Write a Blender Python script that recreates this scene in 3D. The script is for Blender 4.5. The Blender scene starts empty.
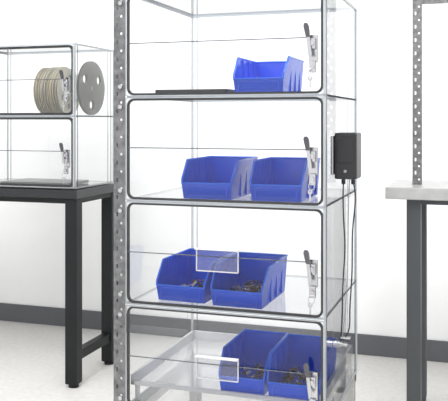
import bpy, bmesh, math, random
from mathutils import Vector, Matrix
random.seed(4)
S=bpy.context.scene
try: S.view_settings.view_transform='Standard'
except Exception: pass
COL=S.collection
H=1.15
# ---------------- materials
def mat(name,col,rough=.5,metal=0.,noise=0.,nscale=30,bump=0.,spec=.5):
    m=bpy.data.materials.new(name); m.use_nodes=True
    nt=m.node_tree; b=nt.nodes['Principled BSDF']
    b.inputs['Base Color'].default_value=(*col,1)
    b.inputs['Roughness'].default_value=rough
    b.inputs['Metallic'].default_value=metal
    b.inputs['Specular IOR Level'].default_value=spec
    tc=nt.nodes.new('ShaderNodeTexCoord')
    n=nt.nodes.new('ShaderNodeTexNoise'); n.inputs['Scale'].default_value=nscale
    n.inputs['Detail'].default_value=4
    nt.links.new(tc.outputs['Object'],n.inputs['Vector'])
    if noise>0:
        r=nt.nodes.new('ShaderNodeValToRGB')
        r.color_ramp.elements[0].position=.3; r.color_ramp.elements[1].position=.7
        r.color_ramp.elements[0].color=(*[c*(1-noise) for c in col],1)
        r.color_ramp.elements[1].color=(*[min(1,c*(1+noise)) for c in col],1)
        nt.links.new(n.outputs['Fac'],r.inputs[0]); nt.links.new(r.outputs[0],b.inputs['Base Color'])
    if bump>0:
        bp=nt.nodes.new('ShaderNodeBump'); bp.inputs['Strength'].default_value=bump; bp.inputs['Distance'].default_value=.002
        nt.links.new(n.outputs['Fac'],bp.inputs['Height']); nt.links.new(bp.outputs[0],b.inputs['Normal'])
    return m
def clear(name,tint,haze,glossmul=1.0,rough=.02,hazecol=(.9,.92,.95)):
    m=bpy.data.materials.new(name); m.use_nodes=True
    nt=m.node_tree; nt.nodes.clear()
    o=nt.nodes.new('ShaderNodeOutputMaterial')
    t=nt.nodes.new('ShaderNodeBsdfTransparent'); t.inputs[0].default_value=(*tint,1)
    d=nt.nodes.new('ShaderNodeBsdfDiffuse'); d.inputs[0].default_value=(*hazecol,1)
    tl=nt.nodes.new('ShaderNodeBsdfTranslucent'); tl.inputs[0].default_value=(*hazecol,1)
    md=nt.nodes.new('ShaderNodeMixShader'); md.inputs[0].default_value=.4
    nt.links.new(d.outputs[0],md.inputs[1]); nt.links.new(tl.outputs[0],md.inputs[2])
    g=nt.nodes.new('ShaderNodeBsdfGlossy'); g.inputs['Roughness'].default_value=rough
    m1=nt.nodes.new('ShaderNodeMixShader'); m1.inputs[0].default_value=haze
    nt.links.new(t.outputs[0],m1.inputs[1]); nt.links.new(md.outputs[0],m1.inputs[2])
    f=nt.nodes.new('ShaderNodeFresnel'); f.inputs[0].default_value=1.45
    mu=nt.nodes.new('ShaderNodeMath'); mu.operation='MULTIPLY'; mu.inputs[1].default_value=glossmul
    nt.links.new(f.outputs[0],mu.inputs[0])
    m2=nt.nodes.new('ShaderNodeMixShader')
    nt.links.new(mu.outputs[0],m2.inputs[0]); nt.links.new(m1.outputs[0],m2.inputs[1]); nt.links.new(g.outputs[0],m2.inputs[2])
    nt.links.new(m2.outputs[0],o.inputs[0])
    return m
M_wall=mat('wall_paint',(.88,.885,.885),.8,noise=.01,nscale=8,bump=.05)
M_floor=mat('floor_vinyl',(.62,.61,.59),.4,noise=.06,nscale=40)
M_ceil=mat('ceiling_paint',(.85,.85,.85),.9)
M_base=mat('baseboard_rubber',(.10,.105,.115),.5)
M_clear=clear('acrylic_clear',(.975,.98,.983),.012,1.25)
M_shelf=clear('acrylic_shelf',(.95,.955,.96),.20,1.3,.04,(.92,.94,.96))
M_edge=clear('acrylic_edge',(.78,.81,.84),.5,1.0,.12,(.84,.87,.90))
M_edged=clear('acrylic_edge_dark',(.34,.36,.39),.35,1.0,.15,(.30,.32,.35))
M_tray=clear('acrylic_frost',(.97,.98,.99),.82,1.0,.1,(.98,.98,.99))
M_hold=clear('acrylic_holder',(.97,.98,.99),.12,1.3,.05,(.97,.98,1))
M_trayb=clear('acrylic_tray_base',(.97,.98,.99),.40,1.1,.05,(.97,.98,1))
M_gask=mat('black_gasket',(.010,.011,.013),.5)
M_zinc=mat('galvanised_steel',(.17,.17,.175),.42,.6,noise=.3,nscale=60,bump=.1)
M_chrome=mat('chrome',(.50,.50,.52),.22,1.)
M_lever=mat('lever_dark_metal',(.11,.11,.12),.28,.8)
M_blk=mat('black_plastic',(.012,.012,.014),.35,bump=.05,nscale=200)
M_tbl=mat('black_powder_coat',(.007,.008,.009),.5,bump=.1,nscale=200,spec=.3)
M_lam=mat('black_laminate',(.018,.02,.022),.3,spec=.4)
M_ss=mat('bench_steel',(.44,.44,.435),.35,.5,noise=.1,nscale=20)
M_dg=mat('dark_grey_leg',(.06,.065,.07),.5,.1)
M_blue=mat('blue_polypropylene',(.002,.085,.78),.22,noise=.06,nscale=15,bump=.03)
M_blued=mat('blue_rim',(.008,.15,.92),.2)
M_wht=mat('white_plastic',(.8,.8,.8),.4)
M_gry=mat('grey_plastic',(.3,.3,.3),.4)
M_dk=mat('component_dark',(.03,.028,.03),.4)
M_br=mat('component_brown',(.18,.08,.035),.5)
M_sil=mat('component_metal',(.5,.48,.45),.3,.9)
M_tape1=mat('tape_tan',(.62,.50,.26),.6,noise=.2,nscale=80)
M_tape2=mat('tape_grey',(.42,.42,.42),.5,noise=.2,nscale=80)
M_reel=clear('reel_flange',(.85,.85,.83),.5,1,.2,(.66,.66,.63))
M_reelw=mat('reel_flange_white',(.72,.69,.60),.4)
# ---------------- helpers
def link(o,parent=None):
    COL.objects.link(o)
    if parent is not None: o.parent=parent
    return o
def empty(name,loc=(0,0,0)):
    e=bpy.data.objects.new(name,None); e.empty_display_size=.05; e.location=loc
    COL.objects.link(e); return e
def obj_from_bm(name,bm,mats,parent=None,loc=(0,0,0),rot=(0,0,0),smooth=False):
    me=bpy.data.meshes.new(name); bm.to_mesh(me); bm.free()
    for m in (mats if isinstance(mats,(list,tuple)) else [mats]): me.materials.append(m)
    if smooth:
        for p in me.polygons: p.use_smooth=True
    o=bpy.data.objects.new(name,me); o.location=loc; o.rotation_euler=rot
    return link(o,parent)
def bm_box(bm,x0,x1,y0,y1,z0,z1,mi=0,bev=0.):
    r=bmesh.ops.create_cube(bm,size=1)
    vs=r['verts']
    for v in vs:
        v.co=Vector(((x0+x1)/2+v.co.x*(x1-x0),(y0+y1)/2+v.co.y*(y1-y0),(z0+z1)/2+v.co.z*(z1-z0)))
    fs=set(f for v in vs for f in v.link_faces)
    for f in fs: f.material_index=mi
    if bev>0:
        es=list(set(e for v in vs for e in v.link_edges))
        r=bmesh.ops.bevel(bm,geom=es,offset=bev,segments=2,affect='EDGES',profile=.6)
        for f in r['faces']: f.material_index=mi
def bm_cyl(bm,p,axis,r,h,mi=0,seg=24,r2=None):
    rot={'x':Matrix.Rotation(math.pi/2,4,'Y'),'y':Matrix.Rotation(-math.pi/2,4,'X'),'z':Matrix.Identity(4)}[axis]
    res=bmesh.ops.create_cone(bm,cap_ends=True,segments=seg,radius1=r,radius2=r if r2 is None else r2,depth=h,matrix=Matrix.Translation(p)@rot)
    for f in set(f for v in res['verts'] for f in v.link_faces): f.material_index=mi
def box(name,x0,x1,y0,y1,z0,z1,m,parent=None,bev=.0):
    bm=bmesh.new(); bm_box(bm,x0,x1,y0,y1,z0,z1,0,bev)
    return obj_from_bm(name,bm,m,parent)
def quad(name,pts,m,parent=None):
    bm=bmesh.new(); bm.faces.new([bm.verts.new(p) for p in pts]); return obj_from_bm(name,bm,m,parent)
def rrect(x0,x1,z0,z1,r,n=6):
    pts=[]
    for cx,cz,a0 in ((x1-r,z1-r,0),(x0+r,z1-r,90),(x0+r,z0+r,180),(x1-r,z0+r,270)):
        for i in range(n+1):
            a=math.radians(a0+90*i/n); pts.append((cx+r*math.cos(a),cz+r*math.sin(a)))
    return pts
def circ(cx,cy,r,n=14): return [(cx+r*math.cos(2*math.pi*i/n),cy+r*math.sin(2*math.pi*i/n)) for i in range(n)]
def flat(name,loops,thick,m,parent=None,mtx=None):
    """2D filled shape with holes, extruded; local XY -> given matrix"""
    c=bpy.data.curves.new(name,'CURVE'); c.dimensions='2D'; c.fill_mode='BOTH'; c.extrude=thick/2
    for L in loops:
        s=c.splines.new('POLY'); s.points.add(len(L)-1)
        for i,p in enumerate(L): s.points[i].co=(p[0],p[1],0,1)
        s.use_cyclic_u=True
    t=bpy.data.objects.new('tmp',c); COL.objects.link(t)
    dg=bpy.context.evaluated_depsgraph_get(); dg.update()
    me=bpy.data.meshes.new_from_object(t.evaluated_get(dg)); bpy.data.objects.remove(t)
    me.materials.clear(); me.materials.append(m); me.name=name
    if mtx is not None: me.transform(mtx)
    o=bpy.data.objects.new(name,me); return link(o,parent)
def XZ(y):
    return Matrix.Translation((0,y,0))@Matrix.Rotation(math.pi/2,4,'X')
def YZ(x):
    return Matrix.Translation((x,0,0))@Matrix.Rotation(math.pi/2,4,'Z')@Matrix.Rotation(math.pi/2,4,'X')
def tube(name,pts,r,m,parent=None,cyc=False,smooth=False):
    c=bpy.data.curves.new(name,'CURVE'); c.dimensions='3D'; c.bevel_depth=r; c.bevel_resolution=3; c.use_fill_caps=True
    s=c.splines.new('NURBS' if smooth else 'POLY'); s.points.add(len(pts)-1)
    for i,p in enumerate(pts): s.points[i].co=(*p,1)
    s.use_cyclic_u=cyc
    if smooth: s.order_u=4; s.use_endpoint_u=True
    t=bpy.data.objects.new('tmp',c); COL.objects.link(t)
    dg=bpy.context.evaluated_depsgraph_get(); dg.update()
    me=bpy.data.meshes.new_from_object(t.evaluated_get(dg)); bpy.data.objects.remove(t)
    me.materials.clear(); me.materials.append(m); me.name=name
    for p in me.polygons: p.use_smooth=True
    return link(bpy.data.objects.new(name,me),parent)
# ---------------- room
W=3.85
box('floor',-4,3,-2.5,W,-.05,0,M_floor)
box('wall_back',-4,3,W,W+.1,0,3,M_wall)
box('wall_left',-4.1,-4,-2.5,W+.1,0,3,M_wall)
box('wall_right',3,3.1,-2.5,W+.1,0,3,M_wall)
box('ceiling',-4.1,3.1,-2.5,W+.1,3,3.1,M_ceil)
box('baseboard_back',-4,3,W-.012,W,0,.10,M_base,bev=.003)
# ---------------- acrylic cabinet
def latch(P,x,y,z):
    bm=bmesh.new()
    bm_box(bm,x-.012,x+.014,y-.006,y,z-.050,z+.026,0,.002)
    bm_box(bm,x-.009,x+.010,y-.020,y-.006,z-.014,z+.016,0,.003)
    bm_cyl(bm,(x+.001,y-.022,z+.002),'y',.007,.008,0)
    bm_box(bm,x-.008,x+.010,y-.016,y-.006,z-.078,z-.045,0,.003)
    bm_cyl(bm,(x+.001,y-.019,z-.062),'y',.007,.010,0)
    bm_cyl(bm,(x+.001,y-.007,z-.03),'y',.003,.004,0)
    obj_from_bm('latch_body',bm,M_chrome,P)
    # lever paddle: chrome arm with a dark grip
    bm=bmesh.new()
    def prism(prof,mi,yo=0):
        a=[bm.verts.new((x-.006+p[0]+p[1]*-.13,y-.026-yo-abs(p[1])*.15,z+p[1])) for p in prof]
        b=[bm.verts.new((x-.006+p[0]+p[1]*-.13,y-.021+yo-abs(p[1])*.15,z+p[1])) for p in prof]
        fs=[bm.faces.new(a),bm.faces.new(b[::-1])]
        for i in range(len(prof)):
            j=(i+1)%len(prof); fs.append(bm.faces.new((a[j],a[i],b[i],b[j])))
        for f in fs: f.material_index=mi
    prism([(-.005,-.032),(.005,-.032),(.0045,.022),(-.0045,.022)],1)
    prism([(-.0055,.018),(.0055,.018),(.0075,.048),(.004,.056),(-.004,.056),(-.0075,.048)],0,.001)
    bmesh.ops.recalc_face_normals(bm,faces=bm.faces)
    obj_from_bm('latch_lever',bm,[M_lever,M_chrome],P)
    ring=[(x+.001+.009*math.cos(t),y-.024,z-.079+.011*math.sin(t)) for t in [i*math.pi/8 for i in range(16)]]
    tube('key_ring',ring,.0009,M_chrome,P,True)
    flat('key',[circ(x-.003,z-.095,.007),circ(x-.003,z-.093,.002,8)],.0015,M_chrome,P,XZ(y-.024))
    box('key_blade',x-.005,x-.001,y-.0248,y-.0232,z-.120,z-.100,M_chrome,P)
def panel(P,name,pts,m=M_clear):
    return quad(name,pts,m,P)
def cabinet(name,X0,X1,Y0,Y1,ztop,n,ch,holders=(),e=.0035,gw=.0065):
    P=empty(name)
    zb=ztop-n*ch
    panel(P,'side_panel_left',[(X0,Y0,zb),(X0,Y1,zb),(X0,Y1,ztop),(X0,Y0,ztop)])
    panel(P,'side_panel_right',[(X1,Y0,zb),(X1,Y1,zb),(X1,Y1,ztop),(X1,Y0,ztop)])
    panel(P,'back_panel',[(X0,Y1,zb),(X1,Y1,zb),(X1,Y1,ztop),(X0,Y1,ztop)])
    bm=bmesh.new()
    for x in (X0,X1):
        bm_box(bm,x-e,x+e,Y1-e,Y1+e,zb,ztop)
    bm_box(bm,X1-e*.6,X1+e,Y0-e,Y0+e,zb,ztop)
    for z in (zb,ztop):
        for x in (X0,X1): bm_box(bm,x-e,x+e,Y0,Y1,z-e,z+e)
        for y in (Y0,Y1): bm_box(bm,X0,X1,y-e,y+e,z-e,z+e)
    obj_from_bm('edge_frame',bm,M_edge,P)
    bm=bmesh.new()
    bm_box(bm,X1-.030,X1-.028,Y1-.003,Y1,zb,ztop)
    bm_box(bm,X0+.018,X0+.020,Y1-.003,Y1,zb,ztop)
    bm_box(bm,X1-.0005,X1+.0015,Y0+.020,Y0+.022,zb,ztop)
    bm_box(bm,X1-.0005,X1+.0015,Y1-.03,Y1-.028,zb,ztop)
    obj_from_bm('seams',bm,M_edged,P)
    for i in range(n+1):
        z=ztop-i*ch
        panel(P,'shelf_%d'%i,[(X0+e,Y0+e,z+.003),(X1-e,Y0+e,z+.003),(X1-e,Y1-e,z+.003),(X0+e,Y1-e,z+.003)],M_shelf)
        if 0<i<n:
            bm=bmesh.new()
            bm_box(bm,X0,X1,Y0,Y0+.004,z-.003,z+.003)
            bm_box(bm,X0,X1,Y1-.004,Y1,z-.003,z+.003)
            bm_box(bm,X0,X0+.004,Y0,Y1,z-.003,z+.003)
            bm_box(bm,X1-.004,X1,Y0,Y1,z-.003,z+.003)
            obj_from_bm('shelf_edge_%d'%i,bm,M_edge,P)
    yd=Y0-.012
    for i in range(n):
        t=ztop-i*ch-.005; b=t-ch+.010-.001
        x0=X0+.004; x1=X1-.003
        flat('door_gasket_%d'%i,[rrect(x0,x1,b,t,.022),rrect(x0+gw,x1-gw,b+gw,t-gw,.016)],.008,M_gask,P,XZ(Y0-.006))
        panel(P,'door_panel_%d'%i,[(x0,yd,b),(x1,yd,b),(x1,yd,t),(x0,yd,t)])
        flat('door_edge_%d'%i,[rrect(x0-.003,x1+.006,b-.003,t+.003,.006),rrect(x0,x1+.001,b,t,.004)],.004,M_edge,P,XZ(yd-.002))
        zr=t-.146
        tube('door_bar_%d'%i,[(x0+.006,yd-.006,zr),(x1-.04,yd-.006,zr)],.0016,M_edged,P)
        latch(P,x1-.028,yd,t-.165)
        if i in holders:
            cx=(X0+X1)/2-.008; w=.064; z1=t-.126; z0=z1-.064
            quad('label_holder_face_%d'%i,[(cx-w,yd-.007,z0),(cx+w,yd-.007,z0),(cx+w,yd-.007,z1),(cx-w,yd-.007,z1)],M_hold,P)
            bm=bmesh.new()
            bm_box(bm,cx-w,cx+w,yd-.008,yd-.002,z0,z0+.0025)
            bm_box(bm,cx-w,cx-w+.0025,yd-.008,yd-.002,z0,z1)
            bm_box(bm,cx+w-.0025,cx+w,yd-.008,yd-.002,z0,z1)
            bm_box(bm,cx-w,cx+w,yd-.022,yd-.002,z1,z1+.0025)
            obj_from_bm('label_holder_%d'%i,bm,M_tray,P)
    return P
X0,X1,Y0,Y1=-1.0156,-.4156,2.127,2.68
ch=.309; ztop=H+.069+ch
cab=cabinet('dry_storage_cabinet',X0,X1,Y0,Y1,ztop,4,ch,holders=(2,3))
zb=ztop-4*ch
def slotted(name,xa,xb,y,z0,z1,P,axis='XZ'):
    loops=[[(xa,z0),(xb,z0),(xb,z1),(xa,z1)]]
    z=z0+.02; k=0
    c=(xa+xb)/2
    while z<z1-.02:
        if k%2==0: loops.append(circ(c+.006,z,.0040,12))
        else: loops.append(rrect(c-.010,c-.004,z-.007,z+.007,.0029,3))
        z+=.0257; k+=1
    return flat(name,loops,.0025,M_zinc,P,(XZ(y) if axis=='XZ' else YZ(y)))
slotted('slotted_upright_face',X0-.036,X0+.002,Y0-.016,0.0,ztop+.12,cab)
slotted('slotted_upright_flange',Y0-.014,Y0+.024,X0-.036,0.0,ztop+.12,cab,'YZ')
bm=bmesh.new()
for i in range(5):
    for dz in (-.03,.03):
        bm_cyl(bm,(X0-.012,Y0-.020,ztop-i*ch+dz),'y',.007,.006,0,6)
obj_from_bm('bolts',bm,M_chrome,cab)
bm=bmesh.new()
for x in (X0+.02,X1-.02):
    for y in (Y0+.02,Y1-.02):
        bm_box(bm,x-.018,x+.018,y-.018,y+.018,.02,zb-.03,0,.002)
        bm_cyl(bm,(x,y,.01),'z',.025,.02,0)
bm_box(bm,X0,X1,Y0,Y0+.03,zb-.034,zb-.004,0,.002)
bm_box(bm,X0,X1,Y1-.03,Y1,zb-.034,zb-.004,0,.002)
bm_box(bm,X0,X0+.03,Y0,Y1,zb-.034,zb-.004,0,.002)
bm_box(bm,X1-.03,X1,Y0,Y1,zb-.034,zb-.004,0,.002)
obj_from_bm('stand',bm,M_ss,cab)
# white-edged tray in the bottom chamber
zt=H-.795
bm=bmesh.new()
bm_box(bm,X0+.008,X0+.018,Y0+.01,Y1-.02,zt,zt+.03)
bm_box(bm,X1-.018,X1-.008,Y0+.01,Y1-.02,zt,zt+.03)
bm_box(bm,X0+.008,X1-.008,Y1-.030,Y1-.02,zt,zt+.03)
bm_box(bm,X0+.008,X1-.008,Y0+.01,Y0+.016,zt,zt+.012)
obj_from_bm('pull_out_tray_rim',bm,M_tray,cab)
panel(cab,'pull_out_tray_base',[(X0+.01,Y0+.01,zt),(X1-.01,Y0+.01,zt),(X1-.01,Y1-.02,zt),(X0+.01,Y1-.02,zt)],M_trayb)
bm=bmesh.new()
for y in (Y0+.05,Y1-.06):
    for x in (X0+.012,X1-.012): bm_box(bm,x-.004,x+.004,y-.01,y+.01,zb+.004,zt)
obj_from_bm('tray_supports',bm,M_tray,cab)
# ---------------- bins
def bin_(name,x,y,z,w=.162,L=.265,Hh=.112,rot=0.,fill=None,wires=5):
    P=empty(name,(x,y,z)); P.rotation_euler=(0,0,rot)
    hw=w/2; tp=.007; fl=.046; kink=.055
    def hx(zz): return hw-tp*(1-zz/Hh)
    side=[(.010,0),(L-.006,0),(L,Hh),(kink,Hh),(.004,fl+.012),(0,fl)]
    bm=bmesh.new()
    l=[bm.verts.new((-hx(p[1]),p[0],p[1])) for p in side]
    r=[bm.verts.new((hx(p[1]),p[0],p[1])) for p in side]
    bm.faces.new(l); bm.faces.new(r[::-1])
    bm.faces.new((l[0],r[0],r[1],l[1])); bm.faces.new((l[1],r[1],r[2],l[2])); bm.faces.new((l[5],r[5],r[0],l[0]))
    bmesh.ops.recalc_face_normals(bm,faces=bm.faces)
    o=obj_from_bm('shell',bm,M_blue,P)
    md=o.modifiers.new('s','SOLIDIFY'); md.thickness=.0028; md.offset=0
    rim=[(-hx(fl),0,fl),(hx(fl),0,fl),(hx(fl+.012),.004,fl+.012),(hw,kink,Hh),(hw,L,Hh),(-hw,L,Hh),(-hw,kink,Hh),(-hx(fl+.012),.004,fl+.012)]
    tube('rim',rim,.0034,M_blued,P,True)
    bm=bmesh.new()
    bm_box(bm,-hw+.018,hw-.018,.0,.004,fl-.010,fl-.006,0,.001)
    bm_box(bm,-hw+.020,hw-.020,.0045,.009,.008,.012,0,.001)
    bm_box(bm,-hw+.016,-hw+.020,.001,.008,.008,fl-.006)
    bm_box(bm,hw-.020,hw-.016,.001,.008,.008,fl-.006)
    for yy in (.09,.15,.21):
        bm_box(bm,hw-.0075,hw-.001,yy,yy+.003,.004,Hh-.004)
        bm_box(bm,-hw+.001,-hw+.0075,yy,yy+.003,.004,Hh-.004)
    bm_box(bm,-hw,hw,L,L+.004,Hh-.014,Hh,0,.001)
    obj_from_bm('ribs_and_label_slot',bm,M_blue,P)
    if fill:
        bm=bmesh.new()
        for k in range(fill):
            cx=random.uniform(-hw+.02,hw-.02); cy=random.uniform(.03,L-.03); cz=random.uniform(.006,.022)
            s=random.uniform(.004,.009); mi=random.choice([0,1,1,2])
            q=Matrix.Translation((cx,cy,cz))@Matrix.Rotation(random.uniform(0,6),4,Vector((random.random(),random.random(),random.random()+.01)).normalized())
            if k%3: r_=bmesh.ops.create_cube(bm,size=s*1.4,matrix=q@Matrix.Diagonal((1.6,1,.6,1)))
            else: r_=bmesh.ops.create_cone(bm,cap_ends=True,segments=8,radius1=s*.5,radius2=s*.5,depth=s*2,matrix=q)
            for f in set(f for v in r_['verts'] for f in v.link_faces): f.material_index=mi
        obj_from_bm('electronic_components',bm,[M_dk,M_br,M_sil],P)
        for k in range(wires):
            cx=random.uniform(-hw+.04,hw-.04); cy=random.uniform(.06,L-.07); pts=[]
            for q in range(7):
                a=q*1.1+k; pts.append((cx+.020*math.cos(a),cy+.020*math.sin(a),.022+.003*q*(k%2+1)*.6))
            tube('lead_wire_%d'%k,pts,.0012,random.choice([M_br,M_dk,M_sil]),P,False,True)
    return P
s1=H+.069+.0035; s2=s1-ch; s3=s2-ch; s4=zt+.001
bin_('storage_bin',-.628,2.20,s1+.003,w=.158,L=.25)
bin_('storage_bin',-.777,2.165,s2+.003)
bin_('storage_bin',-.566,2.165,s2+.003,w=.158,rot=.01,L=.255)
bin_('storage_bin',-.860,2.165,s3+.003,rot=-.04,fill=50,wires=2)
bin_('storage_bin',-.680,2.150,s3+.003,rot=-.02,fill=90)
bin_('storage_bin',-.664,2.150,s4+.003,w=.142,fill=35,wires=2)
bin_('storage_bin',-.510,2.142,s4+.003,w=.155,fill=75,wires=3)
# black flat tray, top shelf
bm=bmesh.new()
bm_box(bm,-.955,-.725,2.20,2.34,s1+.002,s1+.006,0,.001)
for a in ((-.955,-.725,2.20,2.205),(-.955,-.725,2.335,2.34),(-.955,-.95,2.20,2.34),(-.73,-.725,2.20,2.34)):
    bm_box(bm,a[0],a[1],a[2],a[3],s1+.004,s1+.020)
for i in range(1,6): bm_box(bm,-.955+i*.038,-.953+i*.038,2.2,2.34,s1+.004,s1+.012)
obj_from_bm('component_tray',bm,M_blk)
# ---------------- control box
CB=empty('control_box')
bm=bmesh.new()
bm_box(bm,X1+.004,X1+.012,2.185,2.30,H-.155,H-.045,0,.002)
obj_from_bm('mount_bracket',bm,M_chrome,CB)
bm=bmesh.new()
bm_box(bm,X1+.012,X1+.076,2.20,2.29,H-.168,H-.036,0,.006)
bm_box(bm,X1+.020,X1+.068,2.196,2.202,H-.120,H-.050,0,.002)
bm_cyl(bm,(X1+.030,2.25,H-.176),'z',.006,.018,0)
bm_cyl(bm,(X1+.058,2.25,H-.176),'z',.006,.018,0)
obj_from_bm('housing',bm,M_blk,CB)
bm=bmesh.new()
bm_cyl(bm,(X1+.044,2.197,H-.145),'y',.004,.006,0)
obj_from_bm('indicator',bm,M_gry,CB)
tube('cable_1',[(X1+.030,2.25,H-.18),(X1+.026,2.25,H-.26),(X1+.040,2.25,H-.36),(X1+.024,2.25,H-.48),(X1+.028,2.25,H-.60),(X1+.018,2.25,H-.66)],.0020,M_blk,CB,False,True)
tube('cable_2',[(X1+.058,2.25,H-.18),(X1+.070,2.25,H-.22),(X1+.052,2.25,H-.30),(X1+.058,2.25,H-.44),(X1+.044,2.25,H-.56),(X1+.052,2.25,H-.62),(X1+.020,2.25,H-.64)],.0020,M_blk,CB,False,True)
tube('cable_3',[(X1+.045,2.27,H-.16),(X1+.036,2.27,H-.30),(X1+.046,2.27,H-.50),(X1+.022,2.27,H-.64)],.0014,M_gry,CB,False,True)
bm=bmesh.new()
bm_cyl(bm,(X1+.014,2.25,H-.650),'x',.010,.026,0)
bm_cyl(bm,(X1+.032,2.25,H-.650),'x',.006,.020,0)
bm_box(bm,X1+.022,X1+.050,2.244,2.256,H-.632,H-.626,0,.001)
obj_from_bm('gas_fitting',bm,M_chrome,CB)
# ---------------- left workbench
T=empty('workbench')
zt1=H-.30; tx1=-1.645; tx0=-2.55; ty0=2.95; ty1=3.36
box('top',tx0,tx1,ty0,ty1,zt1-.038,zt1,M_lam,T,.004)
bm=bmesh.new()
for x in (tx0+.03,tx1-.062):
    for y in (ty0+.01,ty1-.065):
        bm_box(bm,x,x+.055,y,y+.055,.015,zt1-.038,0,.004)
        bm_cyl(bm,(x+.0275,y+.0275,.0075),'z',.022,.015,0)
obj_from_bm('legs',bm,M_tbl,T)
bm=bmesh.new()
for y in (ty0+.015,ty1-.06): bm_box(bm,tx0+.085,tx1-.060,y,y+.045,zt1-.060,zt1-.038,0,.003)
for x in (tx0+.035,tx1-.055): bm_box(bm,x,x+.045,ty0+.065,ty1-.065,zt1-.060,zt1-.038,0,.003)
for x in (tx0+.035,tx1-.055): bm_box(bm,x,x+.04,ty0+.065,ty1-.065,.11,.15,0,.003)
obj_from_bm('rails',bm,M_tbl,T)
cab2=cabinet('dry_storage_cabinet',-2.24,-1.66,2.965,3.33,zt1+.008+2*.309,2,.309,e=.003,gw=.010)
# reels
R=empty('component_reels')
zf=zt1+.008+.309+.005
xs=[-1.69,-1.785,-1.81,-1.835,-1.86,-1.885,-1.91]
for i,x in enumerate(xs):
    rad=.122 if i==0 else [.105,.11,.102,.11,.106,.11][i-1]
    cy=3.165 if i==0 else 3.12+.006*i; cz=zf+rad
    holes=[circ(cy,cz,.012)]
    nh=3 if i==0 else 6
    for k in range(nh):
        a=k*2*math.pi/nh+i+.5; rr=.022 if i==0 else .014
        holes.append(circ(cy+rad*.62*math.cos(a),cz+rad*.62*math.sin(a),rr,20))
    for dx in (-.006,.006):
        flat('flange_%d'%i,[circ(cy,cz,rad,40)]+holes,.0015,M_reel if i==0 else M_reelw,R,YZ(x+dx))
    bm=bmesh.new(); bm_cyl(bm,(x,cy,cz),'x',rad*(.38 if i==0 else .86),.010,0,36)
    obj_from_bm('tape_%d'%i,bm,M_tape2 if i==0 else [M_tape1,M_tape2,M_tape1][i%3],R)
pts=[(-1.695+.001*k,3.165+.108*math.cos(a),zf+.122+.108*math.sin(a)) for k,a in enumerate([.3+j*.35 for j in range(9)])]
tube('loose_lead',pts,.002,M_blk,R,False,True)
box('storage_tray',-2.05,-1.72,2.99,3.2,zt1+.014,zt1+.026,M_gry,None,.003)
# ---------------- right workbench
B=empty('workbench')
zb2=H-.25; bx0=-.350; by0=2.95; by1=3.36
box('top',bx0,.75,by0,by1,zb2-.045,zb2,M_ss,B,.004)
bm=bmesh.new()
for x in (bx0+.075,.62):
    for y in (by0+.03,by1-.09):
        bm_box(bm,x,x+.052,y,y+.05,.015,zb2-.045,0,.004)
        bm_cyl(bm,(x+.026,y+.025,.0075),'z',.024,.015,0)
for y in (by0+.04,by1-.08): bm_box(bm,bx0+.12,.62,y,y+.03,zb2-.065,zb2-.045,0,.003)
obj_from_bm('legs',bm,M_dg,B)
P3=empty('slotted_shelf_frame')
slotted('upright_face',-.262,-.227,3.10,zb2,zb2+.75,P3)
slotted('upright_flange',3.10,3.14,-.262,zb2,zb2+.75,P3,'YZ')
slotted('upright_far_face',.60,.64,3.10,zb2,zb2+.75,P3)
box('crossbar',-.262,.64,3.102,3.13,zb2+.70,zb2+.73,M_zinc,P3)
# ---------------- lights
def area(name,loc,sx,sy,p,rot=(0,0,0),c=(1,1,1)):
    l=bpy.data.lights.new(name,'AREA'); l.shape='RECTANGLE'; l.size=sx; l.size_y=sy; l.energy=p; l.color=c
    o=bpy.data.objects.new(name,l); o.location=loc; o.rotation_euler=rot; COL.objects.link(o)
area('ceiling_light_1',(-1.6,1.5,2.95),1.2,2.4,92)
area('ceiling_light_2',(.6,1.5,2.95),1.2,2.4,92)
w=bpy.data.worlds.new('World'); S.world=w; w.use_nodes=True
w.node_tree.nodes['Background'].inputs[0].default_value=(1,1,1,1)
w.node_tree.nodes['Background'].inputs[1].default_value=1.45
# ---------------- camera
c=bpy.data.cameras.new('Camera'); co=bpy.data.objects.new('Camera',c); COL.objects.link(co)
co.location=(0,0,H); co.rotation_euler=(math.pi/2,0,math.atan(1/3))
c.sensor_fit='HORIZONTAL'; c.sensor_width=36; c.lens=36*780/448; c.shift_y=-80.5/448
S.camera=co
